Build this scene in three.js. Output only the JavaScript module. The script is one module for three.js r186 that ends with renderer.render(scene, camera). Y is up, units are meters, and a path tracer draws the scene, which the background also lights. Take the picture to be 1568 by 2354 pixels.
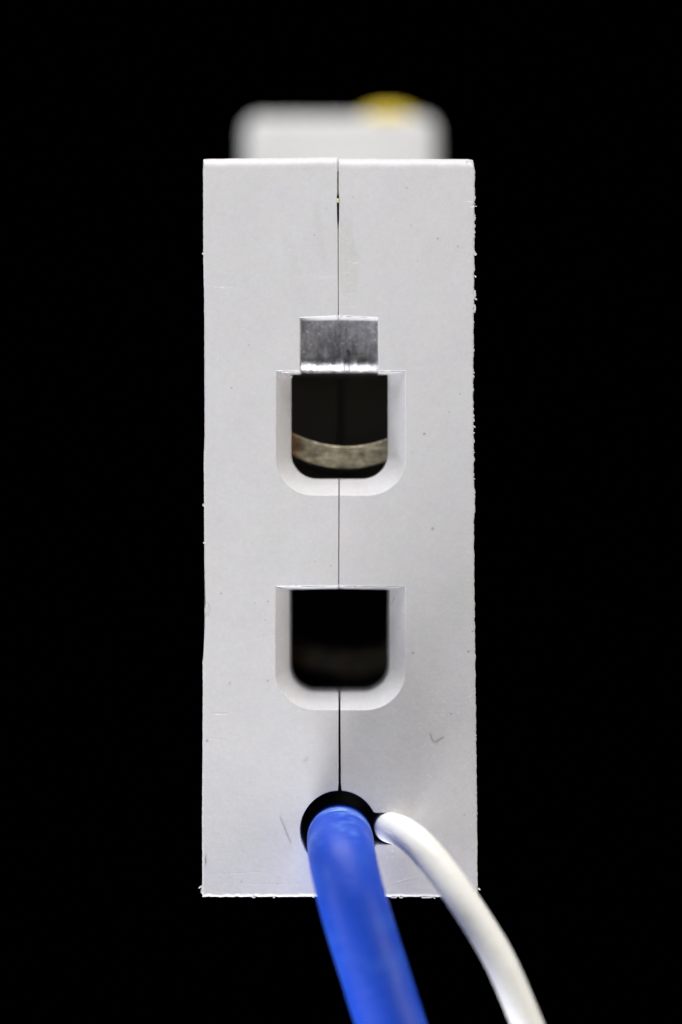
import * as THREE from 'three';
import { mergeGeometries, toCreasedNormals } from 'three/addons/utils/BufferGeometryUtils.js';
import { RectAreaLightUniformsLib } from 'three/addons/lights/RectAreaLightUniformsLib.js';

// ---------------------------------------------------------------- camera, light, exposure
// shapes are drawn in millimetres and scaled to metres when a mesh is made
const MM = 0.001, D = 130, K = 17.6 / 622, CX = 784, CY = 1176, BASE = 2060;
const EYE_Y = (BASE - CY) * K;
const scene = new THREE.Scene();
scene.background = new THREE.Color(0, 0, 0);
const camera = new THREE.PerspectiveCamera(2 * Math.atan((2353 * K / 2) / D) * 180 / Math.PI, 682 / 1024, 0.01, 5);
camera.position.set(0, EYE_Y * MM, D * MM);
camera.lookAt(0, EYE_Y * MM, 0);
camera.focus = (D - 0.2) * MM;
camera.userData.fStop = 7.2;
scene.add(camera);

const renderer = new THREE.WebGLRenderer({ antialias: true });
renderer.setSize(682, 1024);
renderer.toneMapping = THREE.LinearToneMapping;
renderer.toneMappingExposure = 0.97;
renderer.shadowMap.enabled = true;
RectAreaLightUniformsLib.init();
function softbox(color, intensity, w, h, [x, y, z], [tx, ty, tz] = [0, EYE_Y, 0]) {
  const l = new THREE.RectAreaLight(color, intensity, w * MM, h * MM);
  l.position.set(x * MM, y * MM, z * MM);
  l.lookAt(tx * MM, ty * MM, tz * MM);
  scene.add(l);
  return l;
}
softbox(new THREE.Color(1, 0.985, 0.97), 9.6, 240, 130, [-20, EYE_Y + 230, 64]);         // overhead softbox
softbox(new THREE.Color(0.985, 0.985, 1), 38, 92, 80, [-44, EYE_Y - 215, 50]);         // low softbox, to the left
softbox(new THREE.Color(0.93, 0.96, 1), 3.0, 120, 220, [-230, EYE_Y - 5, 105]);        // strip on the left
softbox(new THREE.Color(1, 0.95, 0.87), 4.2, 120, 220, [230, EYE_Y - 25, 98]);          // weaker warm strip on the right

// ---------------------------------------------------------------- helpers
let seed = 20231;
const rnd = () => { seed = (seed * 1664525 + 1013904223) >>> 0; return seed / 4294967296; };
const hash = (x, y, s = 0) => { let h = (Math.imul(x, 374761393) + Math.imul(y, 668265263) + Math.imul(s, 974634777)) | 0; h = Math.imul(h ^ (h >>> 13), 1274126177); h ^= h >>> 16; return (h >>> 0) / 4294967296; };
function noise(x, y, s = 0) {
  const i = Math.floor(x), j = Math.floor(y), f = x - i, g = y - j, u = f * f * (3 - 2 * f), v = g * g * (3 - 2 * g);
  const a = hash(i, j, s), b = hash(i + 1, j, s), c = hash(i, j + 1, s), d = hash(i + 1, j + 1, s);
  return (a + (b - a) * u) * (1 - v) + (c + (d - c) * u) * v;
}
const fbm = (x, y, s, n = 4) => { let t = 0, a = 0.5, w = 0; for (let k = 0; k < n; k++) { t += a * noise(x, y, s + k); w += a; x *= 2.03; y *= 2.03; a *= 0.5; } return t / w; };
const clamp = (x, a = 0, b = 1) => Math.min(b, Math.max(a, x));
const smooth = (a, b, x) => { const t = clamp((x - a) / (b - a)); return t * t * (3 - 2 * t); };
const lerp = (a, b, t) => a + (b - a) * t;
function table(list) { return v => { if (v <= list[0][0]) return list[0][1]; for (let k = 1; k < list.length; k++) if (v <= list[k][0]) return lerp(list[k - 1][1], list[k][1], (v - list[k - 1][0]) / (list[k][0] - list[k - 1][0])); return list[list.length - 1][1]; }; }
const X = px => (px - CX) * K, Y = py => (BASE - py) * K;                 // on the plane of the front face
const at = (px, py, z = 0) => new THREE.Vector3(X(px) * (D - z) / D, EYE_Y + (Y(py) - EYE_Y) * (D - z) / D, z);

function mesh(name, geometry, material, parent = scene) {
  geometry.scale(MM, MM, MM);
  const m = new THREE.Mesh(geometry, material);
  m.name = name; m.castShadow = m.receiveShadow = true;
  parent.add(m);
  return m;
}
function tag(o, label, category, group) { o.userData = { label, category }; if (group) o.userData.group = group; return o; }
function texture(w, h, f, srgb) {
  const d = new Uint8Array(w * h * 4);
  for (let j = 0; j < h; j++) for (let i = 0; i < w; i++) {
    const c = f(i, j), o = 4 * (j * w + i);
    for (let k = 0; k < 3; k++) d[o + k] = Math.round(255 * clamp(c[k])) ;
    d[o + 3] = 255;
  }
  const t = new THREE.DataTexture(d, w, h, THREE.RGBAFormat, THREE.UnsignedByteType);
  t.wrapS = t.wrapT = THREE.RepeatWrapping; t.magFilter = THREE.LinearFilter; t.minFilter = THREE.LinearMipmapLinearFilter; t.generateMipmaps = true;
  if (srgb) t.colorSpace = THREE.SRGBColorSpace;
  t.needsUpdate = true;
  return t;
}
const grey = v => [v, v, v];

// ---------------------------------------------------------------- materials
// housing: texture covers x -9.5..9.5 mm, y -1..51 mm
const TW = 768, TH = 2048, UX = 19, UY = 52, toU = x => x / UX + 0.5, toV = y => (y + 1) / UY;
const specks = [], dents = [];
const px = (x, y) => [X(x), Y(y)];
for (const [x, y, r, k] of [[1006, 548, 2.2, .4], [1052, 566, 3, .2], [935, 432, 3, .25], [945, 518, 2, .25], [960, 600, 2, .2], [532, 891, 2.2, .5], [571, 793, 2, .35], [585, 1386, 1.8, .35], [508, 1364, 2.4, .45],
  [975, 997, 3.2, .5], [1032, 947, 2, .3], [994, 1215, 3.2, .4], [949, 1500, 2.6, .45], [1076, 1497, 2.5, .5], [1086, 1450, 2.2, .4], [1036, 1640, 2.4, .4], [476, 1702, 3, .5], [616, 1382, 2.2, .35], [610, 1424, 2, .3],
  [615, 1564, 2.4, .4], [722, 540, 2, .35], [528, 1570, 3, .3], [638, 2030, 2, .3], [565, 2100, 2.6, .35], [765, 2095, 3, .4], [555, 2026, 2.2, .3], [1057, 905, 1.8, .4], [1067, 1872, 2, .35], [1035, 1989, 2.5, .4], [725, 1290, 1.8, .3], [760, 1300, 2, .3]])
  specks.push([...px(x, y), r * K, k]);
for (let n = 0; n < 260; n++) specks.push([lerp(-9, 9, rnd()), lerp(0, 48, rnd()), lerp(0.02, 0.05, rnd()), lerp(0.05, 0.25, rnd() ** 2)]);
for (let n = 0; n < 150; n++) { const y = lerp(1560, 2050, rnd()), x = lerp(850, 1090, rnd() ** 0.7); specks.push([...px(x, y), lerp(0.025, 0.065, rnd()), -lerp(0.15, 0.5, rnd())]); }
for (let n = 0; n < 90; n++) specks.push([lerp(-9, 9, rnd()), lerp(0, 48, rnd()), lerp(0.02, 0.05, rnd()), -lerp(0.1, 0.35, rnd())]);
const near = new Map();
specks.forEach(s => { const k = Math.floor(s[1] * 2); for (let j = k - 1; j <= k + 1; j++) (near.get(j) ?? near.set(j, []).get(j)).push(s); });
function seg(x, y, ax, ay, bx, by) { const dx = bx - ax, dy = by - ay, t = clamp(((x - ax) * dx + (y - ay) * dy) / (dx * dx + dy * dy)); return [Math.hypot(x - ax - t * dx, y - ay - t * dy), t]; }
const scratches = [[475, 657, 540, 662, 1.2, -1], [655, 638, 735, 632, 1, .6], [500, 690, 690, 676, 1, .35], [540, 500, 620, 585, 1, .4], [490, 1640, 520, 1640, 2.2, .8], [480, 1697, 520, 1700, 2, .3], [540, 1480, 700, 1440, .8, .4], [955, 1040, 1010, 1030, 1, .4],
  [990, 660, 1025, 672, .9, .4], [700, 735, 770, 728, 1.2, .6], [470, 2010, 660, 2000, .8, .3], [500, 2030, 690, 2032, .8, .3], [905, 2030, 960, 2015, .9, -.5], [1060, 1610, 1085, 1600, 1, .5], [575, 650, 579, 645, 2.5, 1], [735, 637, 770, 635, 4, .9], [480, 1400, 478, 1412, 3, -1]]
  .map(([a, b, c, d, w, h]) => [...px(a, b), ...px(c, d), w * K, h]);
const scuffs = []; for (let n = 0; n < 26; n++) { const y = lerp(560, 710, rnd()), x = lerp(783, 815, rnd()); scuffs.push([...px(x, y), ...px(x + lerp(4, 16, rnd()), y - lerp(0, 3, rnd())), lerp(.8, 1.8, rnd()) * K, lerp(.3, .9, rnd())]); }
const housingColor = texture(TW, TH, (i, j) => {
  const x = (i / TW - 0.5) * UX, y = j / TH * UY - 1;
  let v = 1 + 0.06 * (fbm(x * .5, y * .5, 1) - .5) + 0.05 * (fbm(x * 3, y * 3, 5, 3) - .5) + 0.05 * (hash(i, j, 9) - .5) + .05 * (noise(x * 9, y * 9, 11) - .5);
  const warm = 0.024 * (fbm(x * .7, y * .7, 21) - .5), pink = 0.014 * (fbm(x * .9, y * .9, 25) - .5);
  let grime = 0;
  for (const s of near.get(Math.floor(y * 2)) ?? []) { const d = Math.hypot(x - s[0], (y - s[1]) * (.8 + .4 * hash(Math.round(s[0] * 50), 3))) / s[2]; if (d < 2) v -= s[3] * .8 * (1 - smooth(.5, 1.6, d)); }
  // grey smear beside the seam, and a fainter one to its left
  const [sx, sy] = [x / K + CX, BASE - y / K];
  const edge = 12 + 8 * noise(sy * .02, 2, 3) + 26 * smooth(535, 600, sy) * (1 - smooth(640, 700, sy)) * .3 + 14 * smooth(480, 520, sy);
  const patch = smooth(485, 530, sy) * (1 - smooth(650, 705, sy)) * smooth(779, 781, sx) * (1 - smooth(780 + edge, 790 + edge, sx));
  grime += .06 * patch * (.7 + .6 * fbm(x * 5, y * 5, 31));
  const st = seg(sx, sy, 725, 470, 742, 590); grime += .06 * (1 - smooth(4, 14, st[0])) * fbm(x * 2, y * 2, 41);
  const st2 = seg(sx, sy, 660, 560, 690, 690); grime += .05 * (1 - smooth(4, 22, st2[0])) * fbm(x * 2, y * 2, 43);
  grime += .07 * (1 - smooth(0, 6, Math.abs(sy - 389))) * smooth(690, 710, sx) * (1 - smooth(735, 750, sx)) * noise(sx * .3, sy * .3, 6);
  grime += .05 * (1 - smooth(10, 26, Math.hypot(sx - 752, (sy - 1680) * .6))) * fbm(x * 4, y * 4, 47);
  grime += .05 * smooth(1078, 1092, sx) * fbm(x * 2, y * 1.2, 51);
  for (const l of [scratches, scuffs]) for (const [ax, ay, bx, by, w, k] of l) if (k > .5 && Math.abs(y - (ay + by) / 2) < Math.abs(ay - by) / 2 + .3) v += .055 * k * (1 - smooth(.3 * w, 1.3 * w, seg(x, y, ax, ay, bx, by)[0]));
  return [v - grime * .8 + warm + pink, v - grime * .85 + warm * .6 - pink, v - grime * 1.25 - warm].map(c => Math.pow(clamp(c * .915), 1 / 2.2));
}, true);
const housingBump = texture(TW, TH, (i, j) => {
  const x = (i / TW - 0.5) * UX, y = j / TH * UY - 1;
  let h = .5 + .10 * (fbm(x * .6, y * .6, 61, 3) - .5) + .05 * (fbm(x * 6, y * 6, 67, 3) - .5) + .012 * (noise(x * 1.5, y * 26, 71) - .5) + .02 * (hash(i, j, 73) - .5);
  for (const l of [scratches, scuffs]) for (const [ax, ay, bx, by, w, k] of l) if (Math.abs(y - (ay + by) / 2) < Math.abs(ay - by) / 2 + .3) { const d = seg(x, y, ax, ay, bx, by); h += .16 * k * (1 - smooth(.3 * w, 1.4 * w, d[0])) * (.5 + .5 * Math.sin(Math.PI * clamp(d[1], .08, .92))); }
  const [sx, sy] = [x / K + CX, BASE - y / K];
  const ring = Math.hypot((sx - 470) / 12, (sy - 1402) / 20); h += .32 * (1 - smooth(0, .3, Math.abs(ring - .85))) - .25 * (1 - smooth(.4, .8, ring));
  const g1 = seg(sx, sy, 1077, 372, 1094, 381); h -= .55 * (1 - smooth(2, 6, g1[0]));
  const g2 = seg(sx, sy, 1076, 465, 1092, 468); h += .25 * (1 - smooth(1, 4, g2[0]));
  const g3 = seg(sx, sy, 1080, 473, 1092, 472); h -= .3 * (1 - smooth(1, 3.5, g3[0]));
  const g4 = seg(sx, sy, 1086, 545, 1078, 580); h += .12 * (1 - smooth(1, 3, g4[0])) * noise(sy * .4, 3, 8);
  return grey(h);
});
const M = {
  housing: new THREE.MeshPhysicalMaterial({ color: new THREE.Color().setRGB(.685, .678, .70), map: housingColor, bumpMap: housingBump, bumpScale: .00016, roughness: .52, ior: 1.5 }),
  blue: null, white: null,
  nose: new THREE.MeshPhysicalMaterial({ color: new THREE.Color().setRGB(.62, .62, .625), roughness: .5 }),
  yellow: new THREE.MeshPhysicalMaterial({ color: new THREE.Color().setRGB(.92, .68, .05), roughness: .4 }),
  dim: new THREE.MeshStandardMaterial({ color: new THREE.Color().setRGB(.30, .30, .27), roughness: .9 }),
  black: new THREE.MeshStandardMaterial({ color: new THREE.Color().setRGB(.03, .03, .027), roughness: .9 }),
  glue: new THREE.MeshPhysicalMaterial({ color: new THREE.Color().setRGB(.75, .82, .45), roughness: .3 }),
  lint: new THREE.MeshStandardMaterial({ color: new THREE.Color().setRGB(.46, .46, .46), roughness: .8 }),
  backdrop: new THREE.MeshPhysicalMaterial({ color: new THREE.Color().setRGB(.0001, .0001, .0001), roughness: 1, specularIntensity: 0 }),
};

// ---------------------------------------------------------------- setting
{
  const w = mesh('backdrop', new THREE.BoxGeometry(1200, 1000, 4).translate(0, 20, -400), M.backdrop);
  w.userData = { kind: 'structure', label: 'plain black cloth backdrop filling the picture behind the breaker', category: 'backdrop' };
}

// ---------------------------------------------------------------- housing halves
const seamX = table([[362, 777], [727, 778], [1137, 779.5], [1347, 779], [1630, 780.5], [1817, 781], [2060, 782]]);
const seamGap = table([[362, 4], [400, 4], [438, 3.6], [452, 6], [500, 5], [525, 2], [727, 1.6], [1137, 2.6], [1347, 2.2], [1630, 4.6], [1700, 5.2], [1800, 6], [1817, 9], [1997, 6], [2060, 6]]);
const leftX = table([[362, 466.5], [600, 467.5], [690, 469.5], [1000, 470.5], [1050, 468.5], [1300, 470], [1384, 472.5], [1400, 470], [1425, 471], [1500, 468], [1520, 466], [1650, 466], [1880, 464.5], [2060, 465]]);
const rightX = table([[362, 1088], [368, 1091.5], [372, 1091.5], [376, 1088], [384, 1092.5], [420, 1091.5], [650, 1090], [850, 1088.5], [900, 1088], [1090, 1089.5], [1150, 1091.5], [1172, 1092.5], [1190, 1089.5], [1400, 1091], [1500, 1093], [1700, 1095], [1850, 1096.5], [2060, 1098.5]]);
const topY = table([[466, 361.5], [480, 360], [776, 356.5], [780, 359.5], [1080, 361], [1092, 364]]);
const arc = (cx, cy, rx, ry, a0, a1, n) => Array.from({ length: n + 1 }, (_, k) => { const a = lerp(a0, a1, k / n) * Math.PI / 180; return [cx + rx * Math.cos(a), cy + ry * Math.sin(a)]; });
const line = (a, b, n) => Array.from({ length: n + 1 }, (_, k) => [lerp(a[0], b[0], k / n), lerp(a[1], b[1], k / n)]);
// one side of an opening, from the seam at its bottom to the seam at its top, in picture units; s = -1 left, +1 right
function uPath(s, seam, side, top, bottom, r) {
  const c = side - s * r, a1 = s < 0 ? 180 : 0;
  return [...line([seam, bottom], [c, bottom], 6), ...arc(c, bottom - r * .97, r, r * .97, 90, a1, 14).slice(1), ...line([side, bottom - r * .97], [side, top], 16).slice(1)];
}
function notch(s, which) {
  const g = s * .5;
  if (which === 'lower') {
    const sb = seamX(1630) + g * seamGap(1630), st = seamX(1347) + g * seamGap(1347);
    const side = s < 0 ? 634 : 931, inner = s < 0 ? 665.5 : 895;
    return { outer: [...uPath(s, sb, side, 1347, 1630, 92), ...line([side, 1347], [st, 1345.5], 10).slice(1)], inner: [...uPath(s, sb, inner, 1354, 1592, 62), ...line([inner, 1354], [st, 1352], 10).slice(1)], d1: 1.9, d2: 5.5 };
  }
  const sb = seamX(1137) + g * seamGap(1137), st = seamX(727) + g * seamGap(727);
  const side = s < 0 ? 635.5 : 931.5, inner = s < 0 ? 669.5 : 892, win = s < 0 ? 689.5 : 870;
  const tops = (a, b, c, d) => [...line(a, b, 5).slice(1), ...line(b, c, 12).slice(1), ...line(c, d, 8).slice(1)];
  return { outer: [...uPath(s, sb, side, 852, 1137, 86), ...tops([side, 852], [win, 851], [win, 729.5], [st, 725])],
    inner: [...uPath(s, sb, inner, 860, 1100, 60), ...tops([inner, 860], [win - s * 1.5, 859], [win - s * 1.5, 736], [st, 734])], d1: 1.7, d2: 2.0 };
}
function half(s) {
  const pts = [], add = (p, q) => pts.push({ p, b: .1, kind: 'side', ...q });
  const sideX = s < 0 ? leftX : rightX, jag = s < 0 ? .5 : 1.1, rough = v => (fbm(v * .12, s * 3, 81, 3) - .5) * 2.2 * jag + Math.max(0, noise(v * .33, s * 7, 85) - (s < 0 ? .86 : .7)) * 9 * jag * (s > 0 && v < 1150 ? 1 : .35);
  const topR = .78 / K;
  // outer side, top to bottom; the first point is the top corner
  const x0 = sideX(362);
  add([x0, topY(x0)], { b: .78, edge: 'outer' });
  const start = topY(x0) + topR + 2;
  for (let k = 0; k <= 330; k++) { const y = lerp(start, 2048, k / 330); add([sideX(y) + s * rough(y), y], { b: .12, edge: 'outer', plain: s < 0 ? lerp(466.5, 465, k / 330) : lerp(1090, 1097, k / 330) }); }
  const xb = sideX(2060), sb = seamX(2060) + s * .5 * seamGap(2060);
  for (let k = 0; k < 90; k++) { if (k === 1 || k === 2) continue; const x = lerp(xb, sb, k / 90); add([x, 2061.5 + (fbm(x * .15, 5, 91, 3) - .5) * 2 + Math.max(0, noise(x * .3, 9, 95) - .82) * 7], { b: .26 + .1 * (noise(x * .09, 1, 97) - .5), edge: 'bottom' }); }
  const seam = (a, b, n, extra = 1) => { for (let k = 0; k <= n; k++) { const y = lerp(a, b, k / n); add([seamX(y) + s * .5 * seamGap(y) + s * .35 * (noise(y * .2, 4, 99 + s) - .5), y], { b: .035 * extra, edge: 'seam' }); } };
  seam(2060, 2000, 4);
  // cable hole
  const hole = s < 0 ? arc(780, 1907, 90, 90.5, 88, 268, 40) : [...arc(780, 1907, 88, 90.5, 88, 24, 14), [868, 1941], ...arc(902, 1904, 37, 36.5, 90, -90, 16), [866, 1867.5], ...arc(780, 1907, 88, 90.5, -27, -86, 14)];
  hole.forEach(p => add(p, { b: .05, edge: 'hole' }));
  seam(1811, 1636, 16);
  const put = (n) => n.outer.forEach((p, k) => add([p[0] + (k > 0 && k < n.outer.length - 1 ? fbm(p[0] * .2, p[1] * .2, 33, 2) - .5 : 0), p[1]], { b: .07, edge: 'notch', q: n.inner[k], d1: n.d1, d2: n.d2 }));
  const low = notch(s, 'lower'), up = notch(s, 'upper');
  put(low);
  seam(1341, 1142, 16);
  put(up);
  seam(719, topY(778) + topR + 5, 40);
  add([seamX(362) + s * .5 * seamGap(362), topY(776 + (s > 0 ? 5 : 0))], { b: .78, edge: 'top' });
  for (let k = 1; k < 30; k++) { const x = lerp(seamX(362) + s * .5 * seamGap(362), x0, k / 30); add([x, topY(x)], { b: .78 + .1 * (noise(x * .05, 3, 13) - .5), edge: 'top' }); }
  pts[0].edge = 'outer'; // corner
  const n = pts.length;
  const P = pts.map(o => new THREE.Vector2(X(o.p[0]), Y(o.p[1])));
  // edge k runs from point k to k + 1; its bevel
  const bOf = k => { const a = pts[k], c = pts[(k + 1) % n]; if (a.edge === 'top' || (k === n - 1)) return a.b; if (k === 0) return c.b; if (c.edge === 'top' && a.edge === 'seam') return a.b; return Math.min(a.b, c.b) === a.b && a.edge !== c.edge ? Math.min(a.b, c.b) : a.b; };
  const sgn = s < 0 ? 1 : -1;                                           // the left half runs anticlockwise
  const inset = P.map((p, k) => {
    const a = P[(k + n - 1) % n], c = P[(k + 1) % n];
    const e1 = p.clone().sub(a).normalize(), e2 = c.clone().sub(p).normalize();
    const n1 = new THREE.Vector2(-e1.y, e1.x).multiplyScalar(sgn), n2 = new THREE.Vector2(-e2.y, e2.x).multiplyScalar(sgn);
    const b1 = bOf((k + n - 1) % n), b2 = bOf(k), cr = e1.x * e2.y - e1.y * e2.x;
    if (Math.abs(cr) < .55) { const m = n1.clone().add(n2).normalize(); return p.clone().addScaledVector(m, Math.min(b1, b2) === Math.max(b1, b2) ? b1 : (b1 + b2) / 2); }
    // solve p + n1 b1 + e1 t = p + n2 b2 + e2 u
    const dx = n2.x * b2 - n1.x * b1, dy = n2.y * b2 - n1.y * b1, t = (dx * e2.y - dy * e2.x) / cr;
    return p.clone().addScaledVector(n1, b1).addScaledVector(e1, t);
  });
  const pos = [], uv = [], idx = [];
  const vert = (x, y, z, u, v) => { pos.push(x, y, z); uv.push(u ?? toU(x), v ?? toV(y)); return pos.length / 3 - 1; };
  const tri = (a, b, c) => s < 0 ? idx.push(a, b, c) : idx.push(a, c, b);
  // front face
  const face = inset.map(p => vert(p.x, p.y, 0));
  const tris = THREE.ShapeUtils.triangulateShape(inset, []);
  for (const [a, b, c] of tris) { const cr = (inset[b].x - inset[a].x) * (inset[c].y - inset[a].y) - (inset[b].y - inset[a].y) * (inset[c].x - inset[a].x); if (cr > 0) idx.push(face[a], face[b], face[c]); else idx.push(face[a], face[c], face[b]); }
  // bevel and walls, row by row
  const steps = 7, rows = [face.slice()];
  for (let r = 1; r <= steps; r++) {
    const a = r / steps * Math.PI / 2;
    rows.push(P.map((p, k) => { const f = 1 - Math.sin(a), x = lerp(p.x, inset[k].x, f), y = lerp(p.y, inset[k].y, f); return vert(x, y, -pts[k].b * (1 - Math.cos(a))); }));
  }
  const wall = (z, which) => P.map((p, k) => {
    const o = pts[k];
    if (o.q) { const q = new THREE.Vector2(X(o.q[0]), Y(o.q[1])), zz = which === 1 ? -o.d1 : which === 2 ? -o.d2 : -o.d2 - .01; q.sub(new THREE.Vector2(0, EYE_Y)).multiplyScalar((D + o.d1) / D).add(new THREE.Vector2(0, EYE_Y)); return vert(q.x, q.y, zz); }
    const zz = o.edge === 'hole' ? [-2, -3, -3.2][which - 1] : o.edge === 'seam' ? [-2, -3.2, -5][which - 1] : z;
    return vert(o.plain ? X(o.plain) : p.x, p.y, zz, toU(p.x) + zz / UX, toV(p.y));
  });
  rows.push(wall(-3, 1), wall(-40, 2), wall(-112, 3));
  const strip = (A, B) => { for (let k = 0; k < n; k++) { const m = (k + 1) % n; tri(A[k], B[k], B[m]); tri(A[k], B[m], A[m]); } };
  for (let r = 0; r + 1 < rows.length; r++) {
    if (r >= steps) {                                                    // walls start on vertices of their own, for a crease
      strip(rows[r], rows[r + 1]);
    } else strip(rows[r], rows[r + 1]);
  }
  let g = new THREE.BufferGeometry();
  g.setAttribute('position', new THREE.Float32BufferAttribute(pos, 3));
  g.setAttribute('uv', new THREE.Float32BufferAttribute(uv, 2));
  g.setIndex(idx);
  g = g.toNonIndexed();
  const nFace = tris.length * 3;
  g.scale(100, 100, 100); g = toCreasedNormals(g, 35 * Math.PI / 180); g.scale(.01, .01, .01);
  for (let k = 0; k < nFace; k++) g.attributes.normal.setXYZ(k, 0, 0, 1);   // the front is flat
  return g;
}
function lump(x, y, z, sx, sy, sz, turn = 0) {                            // a crumb or sliver of moulding flash
  const g = new THREE.IcosahedronGeometry(1, 2), p = g.attributes.position, id = Math.floor(rnd() * 1e6);
  for (let k = 0; k < p.count; k++) { const v = new THREE.Vector3().fromBufferAttribute(p, k); const f = .65 + .7 * noise(v.x * 2 + 9, v.y * 2 + v.z * 3 + 9, id); p.setXYZ(k, v.x * f * sx, v.y * f * sy, v.z * f * sz); }
  g.rotateZ(turn); g.translate(x, y, z); g.computeVertexNormals();
  for (let k = 0; k < p.count; k++) g.attributes.uv.setXY(k, toU(p.getX(k)), toV(p.getY(k)));
  return g;
}
const crumb = (x, y, w, h, turn = 0, z = -.09) => { const e = x > 1080 && y < 2030 ? -1.6 : x < 480 && y < 2030 ? 1.8 : 0; return lump(X(x + e), Y(y), z, w * K * .85, h * K * .85, Math.min(w, h) * K * .8, -turn * Math.PI / 180); };
const leftBits = [crumb(461, 2038, 7, 2.2, -35), crumb(468, 2049, 7, 9, 0, -.25), crumb(466, 2040, 3, 5, 10), crumb(465, 582, 3, 2, 50), crumb(466, 1160, 2.4, 3.5), crumb(467, 1247, 2.5, 2), crumb(583, 2062, 5, 2.2, 0), crumb(630, 2062, 2.6, 2), crumb(750, 2062, 7, 2.2), crumb(720, 2061, 3, 2),
  crumb(760, 722, 7, 3.5, 10), crumb(748, 723, 5, 2.4), crumb(770, 722.5, 7, 3.4, 20), crumb(735, 720, 1.2, 5, -40), crumb(776, 725, 3, 4), crumb(722, 726, 12, 1.8), crumb(660, 853, 18, 2.4, -4), crumb(676, 843, 1.2, 6, -30), crumb(684, 851, 6, 3), crumb(668, 863, 4, 2, -20, -1.2),
  crumb(655, 1346.5, 22, 2.2), crumb(680, 1345, 5, 4), crumb(677, 1339, 1.5, 5, 5), crumb(705, 1348, 14, 2.2), crumb(730, 1347, 20, 2.4), crumb(758, 1345, 20, 2.8, -4), crumb(773, 1343, 9, 3.2, -5), crumb(634, 890, 2.2, 8), crumb(633.5, 1425, 1.6, 5)];
const rightBits = [crumb(787, 1341, 2.4, 8, 35), crumb(790, 1345, 10, 3, 6), crumb(812, 1347, 14, 2.2), crumb(850, 1347.5, 24, 1.8), crumb(905, 1347.5, 25, 1.6), crumb(788, 724, 7, 3.5, -20), crumb(808, 727, 14, 1.7), crumb(840, 728, 18, 1.6), crumb(882, 855, 10, 2.6, 10), crumb(912, 853, 19, 1.8, -2),
  crumb(1086, 372, 8, 4, 25, -.35), crumb(1092, 395, 2.5, 6), crumb(1088, 467, 7, 2, 8), crumb(1095, 473, 3.5, 1.2), crumb(1093, 499, 2.4, 8), crumb(1092, 520, 2.4, 6, 15), crumb(1094, 583, 4, 3.6, 30), crumb(1092, 578, 2.5, 5), crumb(1094, 634, 4, 2, 40), crumb(1093, 675, 3.4, 10), crumb(1095, 686, 4, 2, 30), crumb(1093, 707, 3, 11), crumb(1088, 885, 2.6, 5), crumb(1090, 855, 3.4, 2, 20), crumb(1090, 965, 3.4, 4), crumb(1091, 979, 4.6, 2.4, 30), crumb(1091, 994, 2.5, 2), crumb(1091, 1014, 2.2, 5), crumb(1091, 1040, 3, 1.4, -30), crumb(1091, 1056, 3, 1.4, 20), crumb(1092, 1100, 3, 1.2), crumb(1091, 1170, 3, 13, 6), crumb(1098, 1870, 1.4, 6, 10), crumb(1096, 1690, 2.4, 1.5), crumb(1101, 2043, 4, 2.4, 30),
  crumb(905, 2062, 8, 2.2), crumb(922, 2062, 5, 2.4), crumb(975, 2062, 7, 2.2), crumb(998, 2063, 5, 1.4, 45), crumb(985, 2062, 12, 1.6), crumb(566 + 380, 1040, 6, 1, 10, 0)];
const breaker = new THREE.Group(); breaker.name = 'circuit_breaker'; scene.add(breaker);
tag(breaker, 'light grey plastic circuit breaker seen end on, its two halves joined along a centre seam', 'circuit breaker');
const clean = g => { if (g.index) g = g.toNonIndexed(); for (const k of Object.keys(g.attributes)) if (!['position', 'normal', 'uv'].includes(k)) g.deleteAttribute(k); return g; };
const leftHalf = mesh('housing_half', mergeGeometries([half(-1), ...leftBits].map(clean)), M.housing, breaker);
const rightHalf = mesh('housing_half', mergeGeometries([half(1), ...rightBits].map(clean)), M.housing, breaker);
rightHalf.userData.label = 'right half of the housing, ragged along its outer edge';
leftHalf.userData.label = 'left half of the housing with a clean outer edge';
// inside: dark terminal carriers behind the openings, back plate closing the case
{
  const topMM = Y(366);
  for (const s of [-1, 1]) {
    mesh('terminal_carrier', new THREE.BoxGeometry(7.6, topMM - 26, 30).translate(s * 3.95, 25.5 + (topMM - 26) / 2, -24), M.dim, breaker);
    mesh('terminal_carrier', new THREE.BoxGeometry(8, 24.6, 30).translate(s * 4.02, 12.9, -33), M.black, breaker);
  }
  mesh('rear_wall', new THREE.BoxGeometry(17.3, topMM - .2, 2).translate(0, topMM / 2, -110.5), M.nose, breaker);
}

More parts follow.
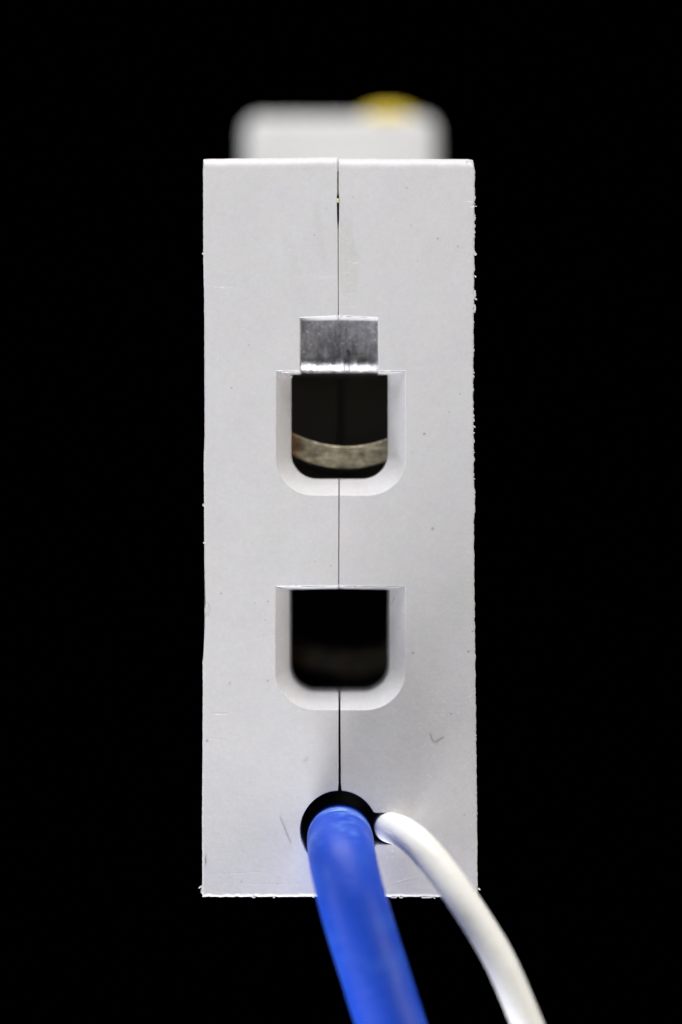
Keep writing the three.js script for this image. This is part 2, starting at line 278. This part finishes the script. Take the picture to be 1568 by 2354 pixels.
// ---------------------------------------------------------------- metal of the upper terminal
const brushed = texture(512, 512, (i, j) => {
  const x = i / 512, y = j / 512;
  const streak = fbm(x * 60, y * 4, 201, 3), blot = fbm(x * 9, y * 9, 207, 4), fine = hash(i >> 1, j >> 1, 3);
  const v = .35 + .5 * (streak - .5) + .7 * (blot - .5) + .25 * (fine - .5);
  return grey(.3 + v * .75);
});
const plateRough = texture(256, 512, (i, j) => { const x = i / 256, y = j / 512; return grey(lerp(.29, .60, smooth(.50, .64, y)) + .25 * (fbm(x * 12, y * 12, 231, 3) - .5)); });
const plateTint = texture(512, 512, (i, j) => {
  const x = i / 512, y = j / 512, blot = lerp(fbm(x * 26, y * 18, 211, 4), fbm(x * 60, y * 5, 213, 3), .45), pit = Math.max(0, noise(x * 90, y * 70, 215) - .8) * 2.4;
  const hole = 1 - smooth(.012, .03, Math.hypot(x - .60, (y - .60) * .6)), line_ = (1 - smooth(.003, .01, Math.abs(y - .585))) * smooth(.6, .63, x) * (1 - smooth(.75, .8, x));
  const v = clamp(.66 + .42 * (blot - .5) + pit - .35 * hole), w = .25 * line_;
  return [v - w * .3, v - w * .6, v + .012 - w];
}, true);
const plateBump = texture(512, 512, (i, j) => { const x = i / 512, y = j / 512; return grey(.5 + .35 * (fbm(x * 22, y * 34 + 2 * noise(x * 6, 3, 5), 221, 4) - .5) + .25 * (noise(x * 80, y * 6, 225) - .5) - .4 * (1 - smooth(.01, .02, Math.hypot(x - .6, (y - .6) * .6)))); });
M.plate = new THREE.MeshPhysicalMaterial({ color: new THREE.Color().setRGB(.95, .94, .96), map: plateTint, roughnessMap: plateRough, roughness: 1, metalness: .86, bumpMap: plateBump, bumpScale: .00004 });
{
  const x0 = X(680), x1 = X(882), zf = -1.95, rb = 1.98, rt = .28, yb = Y(797), prof = [];
  for (let k = 0; k <= 12; k++) prof.push([lerp(Y(716), yb, k / 12), zf + .05 * Math.sin(k)* .2]);
  const A1 = 48 * Math.PI / 180;
  for (let k = 1; k <= 14; k++) { const a = k / 14 * A1; prof.push([yb - rb * Math.sin(a), zf - rb * (1 - Math.cos(a))]); }
  const ey = yb - rb * Math.sin(A1) + rt * Math.sin(A1), ez = zf - rb * (1 - Math.cos(A1)) - rt * Math.cos(A1);
  for (let k = 1; k <= 8; k++) { const a = A1 + k / 8 * (Math.PI / 2 - A1); prof.push([ey - rt * Math.sin(a), ez + rt * Math.cos(a)]); }
  prof.push([ey - rt, zf - 5]);
  const T = .5, pos = [], uv = [], idx = [], NX = 40;
  const len = [0]; for (let k = 1; k < prof.length; k++) len.push(len[k - 1] + Math.hypot(prof[k][0] - prof[k - 1][0], prof[k][1] - prof[k - 1][1]));
  prof.forEach(([y, z], k) => { for (let i = 0; i <= NX; i++) { const x = lerp(x0, x1, i / NX); pos.push(x, y + .02 * (noise(x * 2, y * 3, 5) - .5), z + .03 * (noise(x * 1.2, y * 2.5, 7) - .5)); uv.push(i / NX, 1 - len[k] / 6.2); } });
  for (let k = 0; k + 1 < prof.length; k++) for (let i = 0; i < NX; i++) { const a = k * (NX + 1) + i, b = a + NX + 1; idx.push(a, b, a + 1, b, b + 1, a + 1); }
  const g = new THREE.BufferGeometry(); g.setAttribute('position', new THREE.Float32BufferAttribute(pos, 3)); g.setAttribute('uv', new THREE.Float32BufferAttribute(uv, 2)); g.setIndex(idx); g.computeVertexNormals();
  const backSheet = new THREE.BoxGeometry(x1 - x0, Y(716) - yb, T).translate((x0 + x1) / 2, (Y(716) + yb) / 2, zf - .1 - T / 2);
  const c = mesh('clamp_plate', mergeGeometries([clean(g), clean(backSheet)]), M.plate, breaker);
  c.userData.label = 'bent shiny metal plate in the square window above the upper opening';
}
function jaw(z, depth, cy, sag, tilt, thick, halfW, material) {            // curved clamp jaw, concave upwards
  const sh = new THREE.Shape(), N = 36, up = [], dn = [];
  for (let k = 0; k <= N; k++) { const t = k / N * 2 - 1, p = at(781 + t * halfW, cy - sag * t * t + tilt * t, z), q = at(781 + t * halfW, cy + thick - sag * t * t + tilt * t, z); up.push(new THREE.Vector2(p.x, p.y)); dn.push(new THREE.Vector2(q.x, q.y)); }
  sh.setFromPoints([...dn, ...up.reverse()]);
  const g = new THREE.ExtrudeGeometry(sh, { depth, bevelEnabled: true, bevelSize: .11, bevelThickness: .11, bevelSegments: 2, curveSegments: 4 });
  g.translate(0, 0, z - depth);
  const p = g.attributes.position; for (let k = 0; k < p.count; k++) g.attributes.uv.setXY(k, p.getX(k) / 8 + .5, p.getY(k) / 8 + p.getZ(k) / 8);
  return g;
}
const jawTint = texture(256, 256, (i, j) => {
  const x = i / 256, y = j / 256, b = fbm(x * 18, y * 18, 301, 4), f = hash(i, j, 5), streak = noise(x * 8, y * 70, 309), rust = (1 - smooth(.08, .22, x + .15 * (fbm(x * 14, y * 14, 305) - .5)));
  const v = .76 + .6 * (b - .5) + .3 * (f - .5) + .2 * (streak - .5);
  return [v * lerp(1, .72, rust), v * lerp(.95, .56, rust), v * lerp(.82, .38, rust)];
}, true);
M.jaw = new THREE.MeshPhysicalMaterial({ color: new THREE.Color().setRGB(.98, .98, .98), map: jawTint, roughness: .36, metalness: .35, bumpMap: brushed, bumpScale: .00003 });
mesh('clamp_jaw', jaw(-2.7, 5, 1028, 27, 7, 45, 116, M.jaw), M.jaw, breaker).userData.label = 'curved brownish metal clamp jaw in the upper opening';
mesh('clamp_jaw', jaw(-16, 1.4, 1500, 26, 6, 46, 122, M.jaw), M.jaw, breaker).userData.label = 'dim clamp jaw deep in the lower opening';

// tongue that shows grey brown at the bottom of the joint where the halves close up
M.tongue = new THREE.MeshStandardMaterial({ color: new THREE.Color().setRGB(.30, .25, .22), roughness: .8 });
for (const [a, b] of [[392, 446], [530, 722], [1143, 1338]]) mesh('seam_tongue', new THREE.BoxGeometry(.3, Y(a) - Y(b), .5).translate(X(seamX((a + b) / 2)), (Y(a) + Y(b)) / 2, -.42), M.tongue, breaker);
// bead of glue in the seam
mesh('glue_bead', lump(X(777), Y(460), -.05, 1.9 * K, 4.6 * K, .07), M.glue, breaker);

// ---------------------------------------------------------------- raised front with its button, far behind the near end
{
  const zn = -39, topP = at(784, 249, zn).y - 1.25, low = Y(366) - .6, w = 14.8, cx = at(783, 0, zn).x;
  const sh = new THREE.Shape(), l = cx - w / 2, r = cx + w / 2, R = .6;
  sh.moveTo(l, low); sh.lineTo(r, low); sh.lineTo(r, topP - R); sh.absarc(r - R, topP - R, R, 0, Math.PI / 2); sh.lineTo(l + R, topP); sh.absarc(l + R, topP - R, R, Math.PI / 2, Math.PI); sh.closePath();
  const g = new THREE.ExtrudeGeometry(sh, { depth: 44, bevelEnabled: true, bevelSize: .75, bevelThickness: .9, bevelSegments: 6, curveSegments: 8 });
  g.translate(0, 0, zn - 44.9);
  const nose = mesh('front_cover', toCreasedNormals(g, .6), M.nose, breaker);
  nose.userData.label = 'blurred raised front cover behind the top of the housing';
  const c = at(893, 240, zn);
  mesh('button', new THREE.SphereGeometry(1, 40, 24).scale(2.45, .9, 2.6).translate(c.x, topP + .85, zn - 2.4), M.yellow, nose).userData.label = 'yellow push button on the front cover';
  // case top that the cover rises from
  mesh('case_top', new THREE.BoxGeometry(17.2, .8, 74).translate(-.05, Y(366) - .55, -74.6), M.nose, breaker);
}

// ---------------------------------------------------------------- cables
function cable(points, radius, steps, wobble, id) {
  const curve = new THREE.CatmullRomCurve3(points, false, 'centripetal'), L = curve.getLength(), fr = curve.computeFrenetFrames(steps, false), SEG = 48, pos = [], uv = [], idx = [];
  for (let k = 0; k <= steps; k++) {
    const c = curve.getPointAt(k / steps);
    for (let i = 0; i <= SEG; i++) {
      const a = i / SEG * Math.PI * 2, ca = Math.cos(a), sa = Math.sin(a);
      const r = radius * (1 + wobble * (noise(k / steps * L * .7, 3 + 2 * ca, id) + noise(k / steps * L * .7, 9 + 2 * sa, id + 1) - 1));
      const d = fr.normals[k].clone().multiplyScalar(ca).addScaledVector(fr.binormals[k], sa);
      pos.push(c.x + d.x * r, c.y + d.y * r, c.z + d.z * r); uv.push(k / steps, i / SEG);
    }
  }
  for (let k = 0; k < steps; k++) for (let i = 0; i < SEG; i++) { const a = k * (SEG + 1) + i, b = a + SEG + 1; idx.push(a, a + 1, b, b, a + 1, b + 1); }
  for (const e of [0, steps]) { const c = curve.getPointAt(e / steps), m = pos.length / 3; pos.push(c.x, c.y, c.z); uv.push(e / steps, .5); for (let i = 0; i < SEG; i++) { const a = e * (SEG + 1) + i; e ? idx.push(m, a, a + 1) : idx.push(m, a + 1, a); } }
  let g = new THREE.BufferGeometry(); g.setAttribute('position', new THREE.Float32BufferAttribute(pos, 3)); g.setAttribute('uv', new THREE.Float32BufferAttribute(uv, 2)); g.setIndex(idx); g.computeVertexNormals();
  // the two sides of the texture's joint share their normals
  const nn = g.attributes.normal; for (let k = 0; k <= steps; k++) { const a = k * (SEG + 1), b = a + SEG, v = new THREE.Vector3().fromBufferAttribute(nn, a).add(new THREE.Vector3().fromBufferAttribute(nn, b)).normalize(); nn.setXYZ(a, v.x, v.y, v.z); nn.setXYZ(b, v.x, v.y, v.z); }
  return { g, L, curve };
}
const bluePath = [at(781, 1921, -12), at(781, 1921, -7), at(781, 1922, -2.5), at(782, 1931, .3), at(785, 1955, 2.3), at(791, 1990, 3.6), at(808, 2062, 4.7), at(828, 2130, 5.1), at(853, 2209, 5.3), at(896, 2345, 5.5), at(935, 2460, 5.6), at(985, 2600, 10), at(1020, 2700, 10)];
const blue = cable(bluePath, 2.15, 220, .012, 501);
{
  const W = 1024, H = 256, L = blue.L;
  const tint = texture(W, H, (i, j) => {
    const s = i / W * L, th = j / H, b = fbm(s * .9, th * 9, 511, 3), f = fbm(s * 9, th * 16, 515, 4);
    const scuff = (1 - smooth(.15, .8, Math.abs(s - 12.5 - .35 * Math.sin(th * 12)))) * smooth(.3, .6, f) + .6 * (1 - smooth(.8, 2.4, Math.abs(s - 14.0))) * smooth(.55, .75, f);
    const hz = .10 * smooth(.45, .8, b) + .95 * clamp(scuff);
    return [.09 + .5 * hz, .28 + .42 * hz, .77 + .15 * hz];
  }, true);
  const bump = texture(W, H, (i, j) => grey(.5 + .5 * (fbm(i / W * L * 1.1, j / H * 7, 521, 3) - .5) + .1 * (fbm(i / W * L * 6, j / H * 50, 525, 2) - .5)));
  M.blue = new THREE.MeshPhysicalMaterial({ map: tint, roughness: .5, bumpMap: bump, bumpScale: .00012, ior: 1.45 });
  tag(mesh('blue_cable', blue.g, M.blue), 'thick blue insulated cable bending down out of the round hole in the breaker', 'cable');
}
const whitePath = [at(890, 1899, -10), at(892, 1899, -5), at(894, 1900, -1.5), at(901, 1902, .3), at(927, 1912, 1.7), at(956, 1933, 2.8), at(988, 1967, 3.5), at(1029, 2018, 4.1), at(1067, 2073, 4.5), at(1109, 2137, 4.8), at(1150, 2209, 5.1), at(1209, 2345, 5.4), at(1254, 2460, 5.6), at(1312, 2620, 5.8)];
const white = cable(whitePath, 1.0, 200, .012, 601);
{
  const bump = texture(512, 128, (i, j) => grey(.5 + .5 * (fbm(i / 512 * white.L * 1.2, j / 128 * 6, 621, 3) - .5)));
  const tint = texture(512, 128, (i, j) => { const b = fbm(i / 512 * white.L * .8, j / 128 * 6, 631, 4); return [.955 + .03 * (b - .5), .95 + .03 * (b - .5), .935 + .04 * (b - .5)]; }, true);
  M.white = new THREE.MeshPhysicalMaterial({ map: tint, roughness: .38, bumpMap: bump, bumpScale: .0001, ior: 1.5 });
  tag(mesh('white_cable', white.g, M.white), 'thin white insulated wire curving down right beside the thick blue cable', 'cable');
}

// ---------------------------------------------------------------- lint lying on the housing
function fibre(pts, r, label) {
  const c = new THREE.CatmullRomCurve3(pts.map(([x, y, z = .03]) => new THREE.Vector3(X(x), Y(y), z)), false, 'centripetal');
  tag(mesh('lint_fibre' + (fibre.n ? '_' + String(fibre.n).padStart(3, '0') : ''), new THREE.TubeGeometry(c, 24, r, 6), M.lint), label, 'lint fibre', 'lint fibres stuck to the breaker');
  fibre.n = (fibre.n ?? 0) + 1;
}
fibre([[990, 1684], [993, 1694], [997, 1701], [1000, 1702], [1008, 1697], [1020, 1690]], .02, 'dark tick shaped lint fibre on the right half above the white wire');
fibre([[643, 1878], [650, 1894], [659, 1918], [668, 1939]], .013, 'straight slanting lint fibre on the left half beside the round hole');
fibre([[906, 1374, -.75], [906, 1380, -.75], [902, 1387, -.95], [894.5, 1395, -1.4]], .018, 'small curved lint fibre on the right rim of the lower opening');
fibre([[472, 1968], [471.5, 1977], [472.5, 1986]], .028, 'short upright dark fibre at the lower left edge of the housing');
fibre([[697, 1752], [702, 1749], [707, 1746.5]], .014, 'tiny fibre on the left half above the round hole');
renderer.render(scene, camera);
